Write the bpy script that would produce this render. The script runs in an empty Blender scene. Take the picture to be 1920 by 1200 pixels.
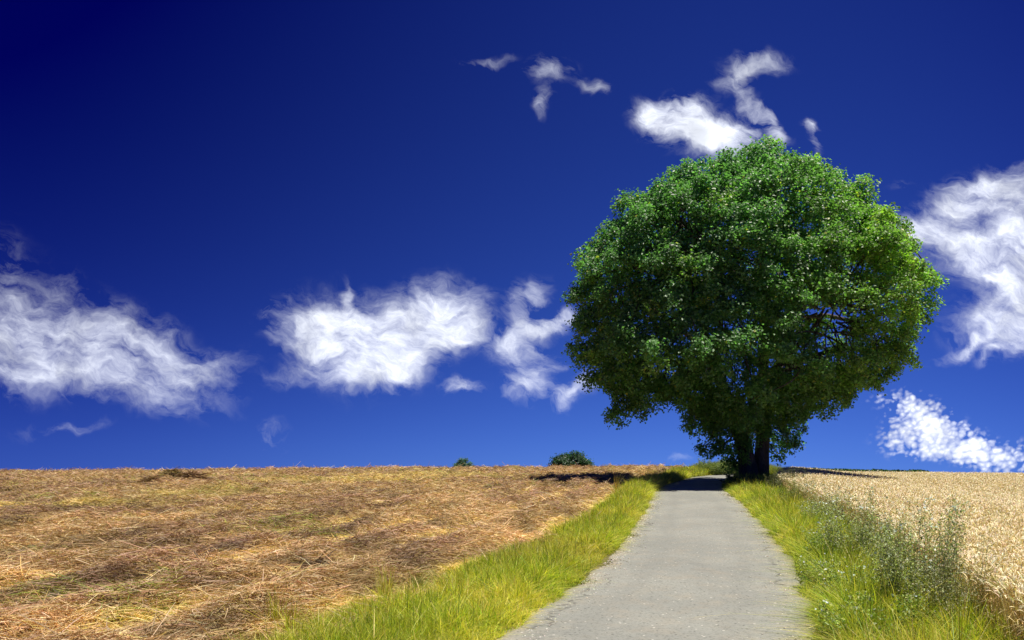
import bpy, math, random
import numpy as np
from mathutils import Vector
R = np.random.default_rng(7)
random.seed(7)
SC = bpy.context.scene
COL = SC.collection

# ------------------------------------------------------------------ camera
cam_d = bpy.data.cameras.new('camera')
cam = bpy.data.objects.new('camera', cam_d); COL.objects.link(cam)
cam.location = (0, 0, 1.85)
cam.rotation_euler = (math.radians(90), 0, 0)
cam_d.sensor_width = 36; cam_d.lens = 27.2; cam_d.shift_y = 0.1219
cam_d.clip_start = 0.1; cam_d.clip_end = 8000
SC.camera = cam
F = 1450.0                                   # focal length in photo pixels, for reading sizes off the photo

# ------------------------------------------------------------------ colour management
SC.view_settings.view_transform = 'Standard'
SC.view_settings.look = 'None'
SC.view_settings.exposure = 0.4
SC.view_settings.gamma = 1.0
SC.render.use_motion_blur = False

# ------------------------------------------------------------------ sun + sky
SUN_AZ = 98.0      # degrees clockwise from +Y: the high sun stands to the right
SUN_EL = 76.5
a, e = math.radians(SUN_AZ), math.radians(SUN_EL)
sdir = Vector((math.sin(a) * math.cos(e), math.cos(a) * math.cos(e), math.sin(e)))
sl = bpy.data.lights.new('sun', 'SUN'); sl.energy = 4.8; sl.angle = math.radians(0.5); sl.color = (1.0, 0.95, 0.86)
so = bpy.data.objects.new('sun', sl); COL.objects.link(so)
so.rotation_euler = (-sdir).to_track_quat('-Z', 'Y').to_euler()

W = bpy.data.worlds.new('World'); SC.world = W; W.use_nodes = True
nt = W.node_tree; N = nt.nodes; L = nt.links
for n in list(N): N.remove(n)
def put(sock, v):
    if hasattr(v, 'is_linked') or isinstance(v, bpy.types.NodeSocket): L.new(v, sock)
    else: sock.default_value = v
def M(op, a, b=None, c=None, clamp=False):
    n = N.new('ShaderNodeMath'); n.operation = op; n.use_clamp = clamp
    put(n.inputs[0], a)
    if b is not None: put(n.inputs[1], b)
    if c is not None: put(n.inputs[2], c)
    return n.outputs[0]
def VM(op, a, b=None):
    n = N.new('ShaderNodeVectorMath'); n.operation = op
    put(n.inputs[0], a)
    if b is not None: put(n.inputs[1], b)
    return n.outputs['Value'] if op in ('LENGTH', 'DOT_PRODUCT') else n.outputs[0]
def MR(v, a, b, c=0.0, d=1.0, smooth=True):
    n = N.new('ShaderNodeMapRange'); n.interpolation_type = 'SMOOTHSTEP' if smooth else 'LINEAR'
    put(n.inputs['Value'], v)
    for k, x in zip(('From Min', 'From Max', 'To Min', 'To Max'), (a, b, c, d)): put(n.inputs[k], x)
    return n.outputs['Result']
def NOISE(v, s, det=4, rough=0.55, dist=0.0, lac=2.0):
    n = N.new('ShaderNodeTexNoise'); put(n.inputs['Vector'], v)
    n.inputs['Scale'].default_value = s; n.inputs['Detail'].default_value = det
    n.inputs['Roughness'].default_value = rough; n.inputs['Distortion'].default_value = dist
    n.inputs['Lacunarity'].default_value = lac
    return n
def MIX(f, a, b, mode='MIX'):
    n = N.new('ShaderNodeMix'); n.data_type = 'RGBA'; n.blend_type = mode
    put(n.inputs[0], f); put(n.inputs[6], a); put(n.inputs[7], b)
    return n.outputs[2]
tc = N.new('ShaderNodeTexCoord')
D = tc.outputs['Generated']
sx = N.new('ShaderNodeSeparateXYZ'); L.new(D, sx.inputs[0])
# the clear sky: Nishita, looked up a little above the hilltop so that the air below eye level stays bright
lift = N.new('ShaderNodeCombineXYZ')
L.new(sx.outputs[0], lift.inputs[0]); L.new(sx.outputs[1], lift.inputs[1])
L.new(M('ADD', M('ABSOLUTE', M('ADD', sx.outputs[2], 0.035)), 0.12), lift.inputs[2])
sky = N.new('ShaderNodeTexSky'); sky.sky_type = 'NISHITA'; sky.sun_disc = False
sky.sun_elevation = math.radians(SUN_EL); sky.sun_rotation = math.radians(SUN_AZ)
sky.altitude = 200; sky.air_density = 1.0; sky.dust_density = 0.3; sky.ozone_density = 3.0
L.new(lift.outputs[0], sky.inputs['Vector'])
# polarised deep blue: contrast and tint of the Nishita sky
sc_ = VM('SCALE', sky.outputs[0]); sc_.node.inputs['Scale'].default_value = 0.115
gm = N.new('ShaderNodeGamma'); L.new(sc_, gm.inputs[0]); gm.inputs[1].default_value = 1.75
SKYTINT = (0.25, 0.36, 1.36, 1)
clear = MIX(1.0, gm.outputs[0], SKYTINT, 'MULTIPLY')
az = M('DIVIDE', sx.outputs[0], M('MAXIMUM', M('ABSOLUTE', sx.outputs[1]), 0.05))
el = M('DIVIDE', sx.outputs[2], M('MAXIMUM', M('ABSOLUTE', sx.outputs[1]), 0.05))
# a polarising darkness: deepest high up and to the left, lightest low down near the tree
dk = M('ADD', MR(el, 0.0, 0.70, 0.0, 1.0, False), MR(M('ABSOLUTE', M('SUBTRACT', az, 0.28)), 0.0, 1.0, 0.0, 1.05))
clear = MIX(1.0, clear, MIX(MR(dk, 0.0, 1.75, 0, 1, False), (1.7, 1.42, 0.72, 1), (0.02, 0.03, 0.28, 1)), 'MULTIPLY')
P = N.new('ShaderNodeCombineXYZ')            # sky plane in units of 100 photo px, origin at eye level straight ahead
L.new(M('MULTIPLY', az, 14.5), P.inputs[0]); L.new(M('MULTIPLY', el, 14.5), P.inputs[1])
P = P.outputs[0]
def blob(v, cx, cy, rx, ry, ang=0.0, w=1.0, soft=2.0):
    m = N.new('ShaderNodeMapping'); m.vector_type = 'TEXTURE'; L.new(v, m.inputs[0])
    m.inputs[1].default_value = ((cx - 960) / 100, (834 - cy) / 100, 0)
    m.inputs[2].default_value = (0, 0, math.radians(ang)); m.inputs[3].default_value = (rx / 100, ry / 100, 1)
    return MR(VM('LENGTH', m.outputs[0]), soft, 0.0, 0.0, w)
def blobs(v, rows, soft=2.0):
    acc = None
    for r in rows:
        b = blob(v, *r, soft=soft)
        acc = b if acc is None else M('ADD', acc, b)
    return acc
def warp(v, s, amt, det=3):
    nn = NOISE(v, s, det)
    q = VM('SUBTRACT', nn.outputs['Color'], (0.5, 0.5, 0.5))
    q2 = VM('SCALE', q); q2.node.inputs['Scale'].default_value = amt
    return VM('ADD', v, q2)
def stretch(v, ang, sx_, sy_):
    m = N.new('ShaderNodeMapping'); m.vector_type = 'TEXTURE'; L.new(v, m.inputs[0])
    m.inputs[2].default_value = (0, 0, math.radians(ang)); m.inputs[3].default_value = (sx_, sy_, 1)
    return m.outputs[0]
PW = warp(warp(P, 0.9, 0.85), 4.0, 0.2, 3)
left_c = [(60, 640, 130, 75, 0, .8), (0, 570, 80, 80, 0, .55), (200, 650, 110, 60, -10, .8), (310, 690, 110, 52, -22, .95),
          (250, 740, 90, 26, -8, .6), (400, 690, 60, 26, 12, .5), (120, 700, 130, 30, 0, .6), (20, 690, 70, 50, 0, .5), (122, 545, 26, 30, 0, .35),
          (155, 798, 40, 9, 5, .45), (70, 805, 50, 12, 10, .3), (0, 400, 30, 18, 0, .12), (20, 480, 24, 40, 10, .2)]
mid_c = [(570, 615, 55, 50, 0, .9), (640, 600, 60, 42, 20, .8), (700, 660, 95, 55, 0, 1.0), (790, 590, 85, 52, 12, .95),
         (860, 590, 50, 50, 0, .55), (700, 705, 70, 22, 0, .7), (545, 700, 45, 16, 8, .45), (652, 550, 8, 24, 0, .5), (770, 650, 90, 40, 20, .6),
         (900, 625, 45, 20, 0, .55)]
tail_c = [(985, 620, 70, 22, 18, .7), (975, 570, 26, 36, -20, .5), (1010, 545, 16, 24, -25, .4), (980, 665, 48, 24, -8, .6), (990, 722, 40, 22, 0, .8),
          (1075, 735, 36, 16, 28, .8), (868, 730, 30, 11, -12, .75), (1045, 600, 40, 14, 25, .5), (1040, 690, 30, 10, 10, .3)]
top_c = [(1030, 138, 30, 18, 0, .5), (1022, 198, 16, 22, -20, .5), (1105, 165, 24, 10, -22, .65), (915, 118, 38, 7, 5, .35),
         (1218, 208, 26, 22, 0, .6), (1270, 235, 56, 30, -25, .9), (1340, 255, 80, 34, -22, .9), (1290, 190, 40, 16, -8, .5), (1410, 250, 45, 22, -20, .5),
         (1420, 128, 46, 15, -2, .6), (1380, 150, 28, 16, 30, .7), (1395, 185, 14, 28, 25, .55), (1432, 210, 26, 12, -40, .7), (1455, 250, 10, 30, 0, .55),
         (1531, 240, 12, 10, 0, .7), (1532, 272, 8, 18, 0, .4)]
right_c = [(1770, 400, 70, 32, 28, .7), (1860, 350, 80, 34, 10, .8), (1930, 400, 100, 60, 0, .9), (1790, 470, 100, 34, -8, .95), (1890, 520, 75, 60, 0, .9),
           (1870, 600, 80, 36, 15, .9), (1920, 640, 60, 24, 10, .7), (1690, 350, 22, 9, 10, .3), (1800, 655, 50, 9, 22, .6), (2010, 520, 90, 100, 0, .9),
           (1850, 665, 26, 9, 20, .5), (1690, 440, 22, 30, -10, .3)]
faint_c = [(1280, 852, 26, 7, 0, .25), (508, 815, 26, 18, -20, .3)]
fine = stretch(PW, -14, 1.0, 0.5)
n1 = NOISE(fine, 1.1, 7, 0.66, 0.1).outputs['Fac']
n2 = NOISE(stretch(PW, -24, 1.0, 0.42), 1.9, 7, 0.66, 0.1).outputs['Fac']
tex = M('ADD', M('MULTIPLY', M('SUBTRACT', n1, 0.5), 2.1), M('MULTIPLY', M('SUBTRACT', n2, 0.5), 0.8))
left_c = [(*r[:5], r[5] * .70) for r in left_c]
bl_, bm_, br_ = blobs(PW, left_c), blobs(PW, mid_c), blobs(PW, right_c)
body = M('ADD', M('ADD', M('MINIMUM', bl_, 0.82), M('MINIMUM', bm_, 1.15)), M('MINIMUM', br_, 1.0))
wisp = blobs(PW, tail_c + top_c + faint_c, soft=2.0)
def dens(m, amp, lo, hi, mx):
    return M('MULTIPLY', MR(M('ADD', M('MINIMUM', m, 1.2), M('MULTIPLY', tex, amp)), lo, hi, 0, 1, False), MR(m, 0.0, 0.95, 0.0, mx, False))
d1 = M('POWER', dens(body, 1.35, 0.0, 1.5, 1.0), 1.2)
d4 = M('MULTIPLY', MR(M('ADD', body, M('MULTIPLY', tex, 2.0)), -0.1, 2.0, 0, 0.34, False), MR(body, 0.0, 0.4))
d2 = dens(wisp, 1.4, 0.02, 1.2, 1.0)
# small mottled fair-weather cloud low on the right
PM = warp(P, 5.0, 0.12)
mot = blobs(PM, [(1720, 800, 60, 40, -10, .7), (1740, 790, 70, 36, -20, .6), (1790, 830, 90, 34, -16, 1.1), (1860, 860, 70, 28, -16, .9), (1700, 835, 60, 28, -8, .6), (1720, 755, 60, 22, -20, .4), (1650,750,30,14,10,.3), (1930, 850, 50, 26, 0, .6)], soft=1.6)
vv_ = N.new('ShaderNodeTexVoronoi'); vv_.feature = 'SMOOTH_F1'; vv_.inputs['Scale'].default_value = 9.5; vv_.inputs['Smoothness'].default_value = 0.6
L.new(stretch(PM, 14, 1.0, 0.72), vv_.inputs['Vector'])
mn = M('ADD', M('MULTIPLY', M('SUBTRACT', 0.36, vv_.outputs['Distance']), 0.55), NOISE(PM, 2.6, 4, 0.6).outputs['Fac'])
d3 = M('MULTIPLY', MR(M('ADD', mot, M('MULTIPLY', M('SUBTRACT', mn, 0.5), 3.4)), -0.05, 1.6, 0, 1, False), MR(mot, 0.0, 0.5))
dd = M('MINIMUM', M('MAXIMUM', M('MAXIMUM', M('MAXIMUM', d1, d4), d2), d3), 0.985)
inner = MR(NOISE(PW, 0.95, 5, 0.55).outputs['Fac'], 0.30, 0.60, 0.72, 1.06)
cloud = VM('SCALE', (0.84, 0.88, 0.98)); L.new(inner, cloud.node.inputs['Scale'])
front = MR(sx.outputs[1], 0.05, 0.2)
full = MIX(M('MULTIPLY', dd, front), clear, cloud)
bg = N.new('ShaderNodeBackground'); L.new(full, bg.inputs[0]); bg.inputs[1].default_value = 1.0
wo = N.new('ShaderNodeOutputWorld'); L.new(bg.outputs[0], wo.inputs[0])

# ------------------------------------------------------------------ small numpy tools
def _h(ix, iy, s):
    n = (ix.astype(np.int64) * 374761393 + iy.astype(np.int64) * 668265263 + s * 974634777) & 0xffffffff
    n = ((n ^ (n >> 13)) * 1274126177) & 0xffffffff
    return ((n ^ (n >> 16)) & 0xffff) / 65535.0
def vnoise(x, y, s=0):
    ix, iy = np.floor(x), np.floor(y); fx, fy = x - ix, y - iy
    fx = fx * fx * (3 - 2 * fx); fy = fy * fy * (3 - 2 * fy)
    a_, b_, c_, d_ = _h(ix, iy, s), _h(ix + 1, iy, s), _h(ix, iy + 1, s), _h(ix + 1, iy + 1, s)
    return (a_ * (1 - fx) + b_ * fx) * (1 - fy) + (c_ * (1 - fx) + d_ * fx) * fy
def fbm(x, y, o=4, s=0):
    r, am, t = 0, 1.0, 0
    for k in range(o):
        r = r + am * vnoise(x * 2 ** k, y * 2 ** k, s + k); t += am; am *= 0.5
    return r / t
def smooth(x, a_, b_):
    t = np.clip((x - a_) / (b_ - a_), 0, 1); return t * t * (3 - 2 * t)

def ground_z(x, y):
    """the field top: level near the viewer, then falling away behind a crest"""
    x = np.asarray(x, float); y = np.asarray(y, float)
    u = np.clip(x / np.maximum(y, 6.0), -1.2, 1.2)
    y0 = np.interp(u, [-1.2, -.66, -.1, .22, .30, .36, .66, 1.2], [28, 33.5, 42, 46, 45, 36.5, 34, 30])
    k = np.interp(u, [-.66, .30, .36, .66], [.00094, .00094, .00138, .0016])
    t = np.maximum(y - y0, 0); tm = 0.12 / (2 * k)
    dip = -.34 * smooth(x - (1.2 + .25 * y), 2.6, 7.5) * smooth(y, 10, 26)
    return dip + np.where(t < tm, -k * t * t, -k * tm * tm - 0.12 * (t - tm))

# centre line of the lane (x, y)
CL = np.array([(-1.9, -4), (-0.75, 0), (0.35, 4), (1.4, 7.33), (2.73, 11.5), (3.43, 14.1), (4.3, 17.8), (5.55, 23.3), (7.25, 31.5), (9.4, 38.5), (11.9, 44.5), (15.2, 48.6), (19, 52), (26, 54.5), (36, 57)])
def catmull(pts, n):
    out = []
    p = np.vstack([2 * pts[0] - pts[1], pts, 2 * pts[-1] - pts[-2]])
    for i in range(1, len(p) - 2):
        for t in np.linspace(0, 1, n, endpoint=False):
            out.append(0.5 * ((2 * p[i]) + (-p[i - 1] + p[i + 1]) * t + (2 * p[i - 1] - 5 * p[i] + 4 * p[i + 1] - p[i + 2]) * t * t + (-p[i - 1] + 3 * p[i] - 3 * p[i + 1] + p[i + 2]) * t ** 3))
    out.append(p[-2]); return np.array(out)
CLs = catmull(CL, 24)
_d = np.gradient(CLs, axis=0); _d /= np.linalg.norm(_d, axis=1)[:, None]
NRM = np.stack([_d[:, 1], -_d[:, 0]], 1)      # points to the right of travel
def lane(x, y):
    """signed distance to the lane centre line (right positive)"""
    x = np.asarray(x, float); y = np.asarray(y, float)
    best = np.full(x.shape, 1e9); sg = np.zeros(x.shape)
    for i in range(0, len(CLs), 2):
        dx, dy = x - CLs[i, 0], y - CLs[i, 1]
        d2_ = dx * dx + dy * dy
        m = d2_ < best
        best = np.where(m, d2_, best); sg = np.where(m, dx * NRM[i, 0] + dy * NRM[i, 1], sg)
    return np.sign(sg) * np.sqrt(best)
HALF = 1.44
def half(y): return np.interp(y, [30, 38, 60], [1.44, 1.16, 1.16])       # the lane narrows at the crest

def tag(o, label=None, cat=None, group=None, kind=None):
    for k, v in (('label', label), ('category', cat), ('group', group), ('kind', kind)):
        if v: o[k] = v
    return o
def mesh_obj(name, V, Fc, mat, parent=None, col=None, smooth_=False):
    """V (n,3); Fc a list of index arrays, each (m,3) or (m,4)"""
    me = bpy.data.meshes.new(name)
    if not isinstance(Fc, list): Fc = [Fc]
    Fc = [f for f in Fc if len(f)]
    me.vertices.add(len(V)); me.vertices.foreach_set('co', np.asarray(V, np.float32).ravel())
    lv = np.concatenate([f.ravel() for f in Fc]).astype(np.int32)
    cnt = np.concatenate([np.full(len(f), f.shape[1]) for f in Fc])
    st = np.concatenate([[0], np.cumsum(cnt)[:-1]]).astype(np.int32)
    me.loops.add(len(lv)); me.loops.foreach_set('vertex_index', lv)
    me.polygons.add(len(st)); me.polygons.foreach_set('loop_start', st)
    me.update(calc_edges=True)
    if smooth_: me.polygons.foreach_set('use_smooth', np.ones(len(st), bool))
    if col is not None:
        at = me.color_attributes.new('tone', 'FLOAT_COLOR', 'POINT')
        c4 = np.ones((len(V), 4), np.float32); c4[:, :3] = col
        at.data.foreach_set('color', c4.ravel())
    me.materials.append(mat)
    o = bpy.data.objects.new(name, me); COL.objects.link(o)
    if parent: o.parent = parent
    return o
def empty(name, loc, rz=0):
    o = bpy.data.objects.new(name, None); COL.objects.link(o); o.location = loc; o.rotation_euler.z = rz
    o.empty_display_size = .2
    return o

# ------------------------------------------------------------------ materials
def new_mat(name):
    global N, L, nt
    m = bpy.data.materials.new(name); m.use_nodes = True
    nt = m.node_tree; N = nt.nodes; L = nt.links
    for n in list(N): N.remove(n)
    out = N.new('ShaderNodeOutputMaterial'); return m, out
def plant_mat(name, trans=0.35, rough=0.55, spec=0.3, tint=(1, 1, 1), tgain=1.3, tr_=1.1):
    m, out = new_mat(name)
    at = N.new('ShaderNodeAttribute'); at.attribute_name = 'tone'
    base = MIX(1.0, at.outputs['Color'], (*tint, 1), 'MULTIPLY')
    b = N.new('ShaderNodeBsdfPrincipled'); L.new(base, b.inputs['Base Color'])
    b.inputs['Roughness'].default_value = rough; b.inputs['Specular IOR Level'].default_value = spec
    if trans > 0:
        t = N.new('ShaderNodeBsdfTranslucent')
        L.new(MIX(1.0, base, (tgain * tr_, tgain * 1.15, tgain * 0.5, 1), 'MULTIPLY'), t.inputs[0])
        mx = N.new('ShaderNodeMixShader'); mx.inputs[0].default_value = trans
        L.new(b.outputs[0], mx.inputs[1]); L.new(t.outputs[0], mx.inputs[2]); L.new(mx.outputs[0], out.inputs[0])
    else: L.new(b.outputs[0], out.inputs[0])
    return m
M_grass = plant_mat('grass_blades', 0.42, 0.5, 0.35)
M_leaf = plant_mat('maple_leaves', 0.47, 0.42, 0.5, tgain=1.6, tr_=.8)
M_weed = plant_mat('weed_leaves', 0.25, 0.55, 0.35)
M_straw = plant_mat('dry_straw', 0.12, 0.6, 0.25)
M_wheat = plant_mat('ripe_wheat', 0.15, 0.5, 0.3, tgain=1.0)
def soil_mat(name, ramp, s1, s2, bump=0.4, rough=0.95, stretchy=(1, 1, 1)):
    m, out = new_mat(name)
    t = N.new('ShaderNodeTexCoord'); mp = N.new('ShaderNodeMapping'); L.new(t.outputs['Object'], mp.inputs[0]); mp.inputs[3].default_value = stretchy
    a_ = NOISE(mp.outputs[0], s1, 6, 0.65).outputs['Fac']; b_ = NOISE(mp.outputs[0], s2, 6, 0.7, 0.5).outputs['Fac']
    f = M('ADD', M('MULTIPLY', a_, 0.5), M('MULTIPLY', b_, 0.5))
    cr = N.new('ShaderNodeValToRGB'); L.new(f, cr.inputs[0])
    els = cr.color_ramp.elements
    els[0].position, els[0].color = ramp[0][0], (*ramp[0][1], 1); els[1].position, els[1].color = ramp[-1][0], (*ramp[-1][1], 1)
    for p_, c_ in ramp[1:-1]:
        q = els.new(p_); q.color = (*c_, 1)
    b = N.new('ShaderNodeBsdfPrincipled'); L.new(cr.outputs[0], b.inputs['Base Color'])
    b.inputs['Roughness'].default_value = rough; b.inputs['Specular IOR Level'].default_value = 0.15
    bp = N.new('ShaderNodeBump'); bp.inputs['Strength'].default_value = bump; bp.inputs['Distance'].default_value = 0.03
    L.new(b_, bp.inputs['Height']); L.new(bp.outputs[0], b.inputs['Normal'])
    L.new(b.outputs[0], out.inputs[0]); return m
M_ground = soil_mat('dry_soil_and_moss', [(.35, (.06, .06, .02)), (.5, (.13, .12, .04)), (.65, (.2, .15, .07))], 0.7, 9)
M_field = soil_mat('cut_stubble', [(.3, (.12, .07, .03)), (.45, (.24, .15, .06)), (.56, (.36, .26, .10)), (.7, (.30, .17, .07))], 0.9, 14, 0.8, stretchy=(1, 2.2, 1))
M_wsoil = soil_mat('wheat_field_soil', [(.3, (.16, .10, .045)), (.5, (.30, .2, .09)), (.7, (.4, .29, .13))], 1.5, 16)
# asphalt
M_path, out = new_mat('weathered_asphalt')
t = N.new('ShaderNodeTexCoord'); O = t.outputs['Object']
at = N.new('ShaderNodeAttribute'); at.attribute_name = 'tone'    # red channel: 0 in the middle, 1 on the gravelly rim
edge = N.new('ShaderNodeSeparateColor'); L.new(at.outputs['Color'], edge.inputs[0]); edge = edge.outputs[0]
big = NOISE(O, 0.55, 4, 0.6).outputs['Fac']; mid = NOISE(O, 3.0, 5, 0.65).outputs['Fac']; gr = NOISE(O, 32, 4, 0.8).outputs['Fac']
c = MIX(MR(big, .35, .65), (.25, .252, .22, 1), (.30, .30, .258, 1))
c = MIX(MR(mid, .42, .72, 0, .35), c, (.34, .29, .21, 1))
trk = M('ABSOLUTE', M('SUBTRACT', edge, .125))
c = MIX(M('MULTIPLY', MR(trk, 0, .12, 1, 0), M('MULTIPLY', big, .45)), c, (.20, .20, .175, 1))
c = MIX(MR(NOISE(O, 1.1, 5, .6, .6).outputs['Fac'], .60, .66, 0, .30), c, (.17, .17, .155, 1))
c = MIX(M('MULTIPLY', MR(M('ADD', edge, M('MULTIPLY', M('SUBTRACT', mid, .5), .9)), .45, 1.0), .75), c, (.40, .345, .24, 1))
c = MIX(MR(gr, .34, .52, .6, 0), c, (.10, .10, .085, 1))
vo = N.new('ShaderNodeTexVoronoi'); L.new(O, vo.inputs['Vector']); vo.inputs['Scale'].default_value = 20
rn = N.new('ShaderNodeSeparateColor'); L.new(vo.outputs['Color'], rn.inputs[0])
sp = M('MULTIPLY', M('LESS_THAN', vo.outputs['Distance'], M('MULTIPLY', rn.outputs[1], .30)), M('GREATER_THAN', rn.outputs[0], .80))
c = MIX(M('MULTIPLY', sp, .8), c, (.58, .55, .47, 1))
sp2 = M('MULTIPLY', M('LESS_THAN', vo.outputs['Distance'], .25), M('LESS_THAN', rn.outputs[0], .14))
c = MIX(M('MULTIPLY', sp2, .7), c, (.07, .07, .06, 1))
vc = N.new('ShaderNodeTexVoronoi'); vc.feature = 'DISTANCE_TO_EDGE'; vc.inputs['Scale'].default_value = 1.1
wv = NOISE(O, 2.5, 4); wq = VM('SCALE', wv.outputs['Color']); wq.node.inputs['Scale'].default_value = .5
L.new(VM('ADD', O, wq), vc.inputs['Vector'])
cm = M('MULTIPLY', MR(vc.outputs['Distance'], .0, .03, 1, 0), MR(edge, .25, .5, 0, 1))
cm = M('MULTIPLY', cm, MR(NOISE(O, .32, 2).outputs['Fac'], .46, .52))
cm = M('MULTIPLY', cm, MR(edge, .45, .7, 1, 0))
c = MIX(M('MULTIPLY', cm, .8), c, (.06, .055, .045, 1))
b = N.new('ShaderNodeBsdfPrincipled'); L.new(c, b.inputs['Base Color']); b.inputs['Roughness'].default_value = .85; b.inputs['Specular IOR Level'].default_value = .25
bp = N.new('ShaderNodeBump'); bp.inputs['Strength'].default_value = .5; bp.inputs['Distance'].default_value = .01
L.new(M('ADD', gr, M('MULTIPLY', sp, .6)), bp.inputs['Height']); L.new(bp.outputs[0], b.inputs['Normal']); L.new(b.outputs[0], out.inputs[0])
# bark
M_bark, out = new_mat('dark_furrowed_bark')
t = N.new('ShaderNodeTexCoord'); mp = N.new('ShaderNodeMapping'); L.new(t.outputs['Object'], mp.inputs[0]); mp.inputs[3].default_value = (1, 1, .22)
nb = NOISE(mp.outputs[0], 9, 6, .7, .8).outputs['Fac']
b = N.new('ShaderNodeBsdfPrincipled'); L.new(MIX(MR(nb, .35, .65), (.035, .028, .02, 1), (.13, .11, .085, 1)), b.inputs['Base Color']); b.inputs['Roughness'].default_value = .9
bp = N.new('ShaderNodeBump'); bp.inputs['Strength'].default_value = 1; bp.inputs['Distance'].default_value = .06; L.new(nb, bp.inputs['Height']); L.new(bp.outputs[0], b.inputs['Normal']); L.new(b.outputs[0], out.inputs[0])
M_stone, out = new_mat('pale_gravel')
at = N.new('ShaderNodeAttribute'); at.attribute_name = 'tone'
b = N.new('ShaderNodeBsdfPrincipled'); L.new(at.outputs['Color'], b.inputs['Base Color']); b.inputs['Roughness'].default_value = .8; L.new(b.outputs[0], out.inputs[0])

def grid_faces(nr, nc):
    i = np.arange(nr - 1)[:, None] * nc + np.arange(nc - 1)[None, :]
    return np.stack([i, i + 1, i + nc + 1, i + nc], -1).reshape(-1, 4)
# ------------------------------------------------------------------ the ground
ys = np.concatenate([np.linspace(-60, 4, 14), np.linspace(5, 75, 96), np.geomspace(78, 4500, 60)])
us = np.linspace(-1.3, 1.3, 170)
X = us[None, :] * np.maximum(np.abs(ys), 30)[:, None] * np.ones_like(us)[None, :]; Y = ys[:, None] * np.ones_like(us)[None, :]
Z = ground_z(X, Y)
g = mesh_obj('ground', np.stack([X, Y, Z], -1).reshape(-1, 3), grid_faces(*X.shape), M_ground, smooth_=True)
tag(g, kind='structure', label='dry soil of the rounded field top')

# ------------------------------------------------------------------ the lane
V = []; tone = []
cross = np.array([-1, -.97, -.9, -.8, -.6, -.3, 0, .3, .6, .8, .9, .97, 1.0])
jl = 1 + .0 * CLs[:, 0]
for i in range(len(CLs)):
    px_, py_ = CLs[i]
    wl = float(half(py_)) + .22 * (fbm(np.array([py_ * 1.3]), np.array([3.1]), 3, 5)[0] - .5) * 2 + .05 * (vnoise(np.array([py_ * 6.]), np.array([1.]), 6)[0] - .5)
    wr = float(half(py_)) + .22 * (fbm(np.array([py_ * 1.3]), np.array([9.1]), 3, 15)[0] - .5) * 2 + .05 * (vnoise(np.array([py_ * 6.]), np.array([1.]), 8)[0] - .5)
    for c_ in cross:
        w_ = c_ * (wl if c_ < 0 else wr)
        x_, y_ = px_ + NRM[i, 0] * w_, py_ + NRM[i, 1] * w_
        z_ = float(ground_z(x_, y_)) + .055 - .035 * abs(c_) ** 3 - (.06 if abs(c_) == 1 else 0)
        V.append((x_, y_, z_)); tone.append((abs(c_) ** 3, 0, 0))
p = mesh_obj('path', np.array(V), grid_faces(len(CLs), len(cross)), M_path, col=np.array(tone), smooth_=True)
tag(p, kind='structure', label='grey asphalt farm lane bending right behind the big tree')

# ------------------------------------------------------------------ the cut field on the left
WRL = 1.75                                      # width of the left verge
def verge_w(y): return np.interp(y, [0, 7.5, 11, 16, 28, 45], [1.7, 1.6, 1.4, 1.15, .95, 1.0])
def row_phase(x, y):
    return (x - .30 * y + 1.0 * fbm(x * .14, y * .07, 3, 21)) / 1.45
def field_h(x, y):
    ph = row_phase(x, y); s_ = .5 + .5 * np.cos(2 * np.pi * ph)
    amp = .06 + .38 * fbm(x * .45, y * .3, 3, 33)
    h = amp * s_ ** 1.4 + .34 * (fbm((x - .45 * y) * 2.6, y * .9, 5, 151) - .45)
    ln = lane(x, y)
    return .05 + np.maximum(h, -.03) * smooth(-ln, HALF + verge_w(y) - .2, HALF + verge_w(y) + .8)
ys = np.concatenate([np.geomspace(2.5, 75, 430)]); us = np.linspace(-1.0, 1, 640)
LX = np.interp(ys, CLs[:, 1], CLs[:, 0]) - (HALF + verge_w(ys)) * 1.03      # right border of the field
LX = np.where(ys > 44, np.interp(44, CLs[:, 1], CLs[:, 0]) - 3.1 + (ys - 44) * .30, LX)
XL = -0.85 * ys - 3
tt = (us + 1) / 2
X = XL[:, None] * (1 - tt[None, :]) + LX[:, None] * tt[None, :] ; Y = ys[:, None] * np.ones_like(X)
X[:, -1] += .2 * (fbm(ys * 2, ys * 0, 3, 3) - .5)
Z = ground_z(X, Y) + field_h(X, Y)
Z[:, -1] -= .12; Z[0] -= .2
f = mesh_obj('field', np.stack([X, Y, Z], -1).reshape(-1, 3), grid_faces(*X.shape), M_field, smooth_=True)
tag(f, kind='structure', label='brown mown field with low windrows left of the lane')

def ribbons(P0, dirv, side, length, width, bend, col0, col1, segs=2, tip=0.1):
    """flat tapering ribbons: P0 (n,3) roots, dirv unit (n,3), side unit (n,3); bend (n,3) displacement of the tip"""
    n = len(P0); k = segs + 1
    ts = np.linspace(0, 1, k)
    V = np.zeros((n, k, 2, 3)); C = np.zeros((n, k, 2, 3))
    for j, t_ in enumerate(ts):
        c_ = P0 + dirv * (length * t_)[:, None] + bend * (t_ ** 2)
        w_ = (width * (1 - (1 - tip) * t_ ** 1.5) * .5)[:, None]
        V[:, j, 0] = c_ - side * w_; V[:, j, 1] = c_ + side * w_
        cc = col0 * (1 - t_) + col1 * t_
        C[:, j, 0] = cc; C[:, j, 1] = cc
    base = (np.arange(n) * k * 2)[:, None]
    fs = []
    for j in range(segs):
        o_ = j * 2
        fs.append(np.concatenate([base + o_, base + o_ + 1, base + o_ + 3, base + o_ + 2], 1))
    return V.reshape(-1, 3), np.concatenate(fs), C.reshape(-1, 3)
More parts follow.
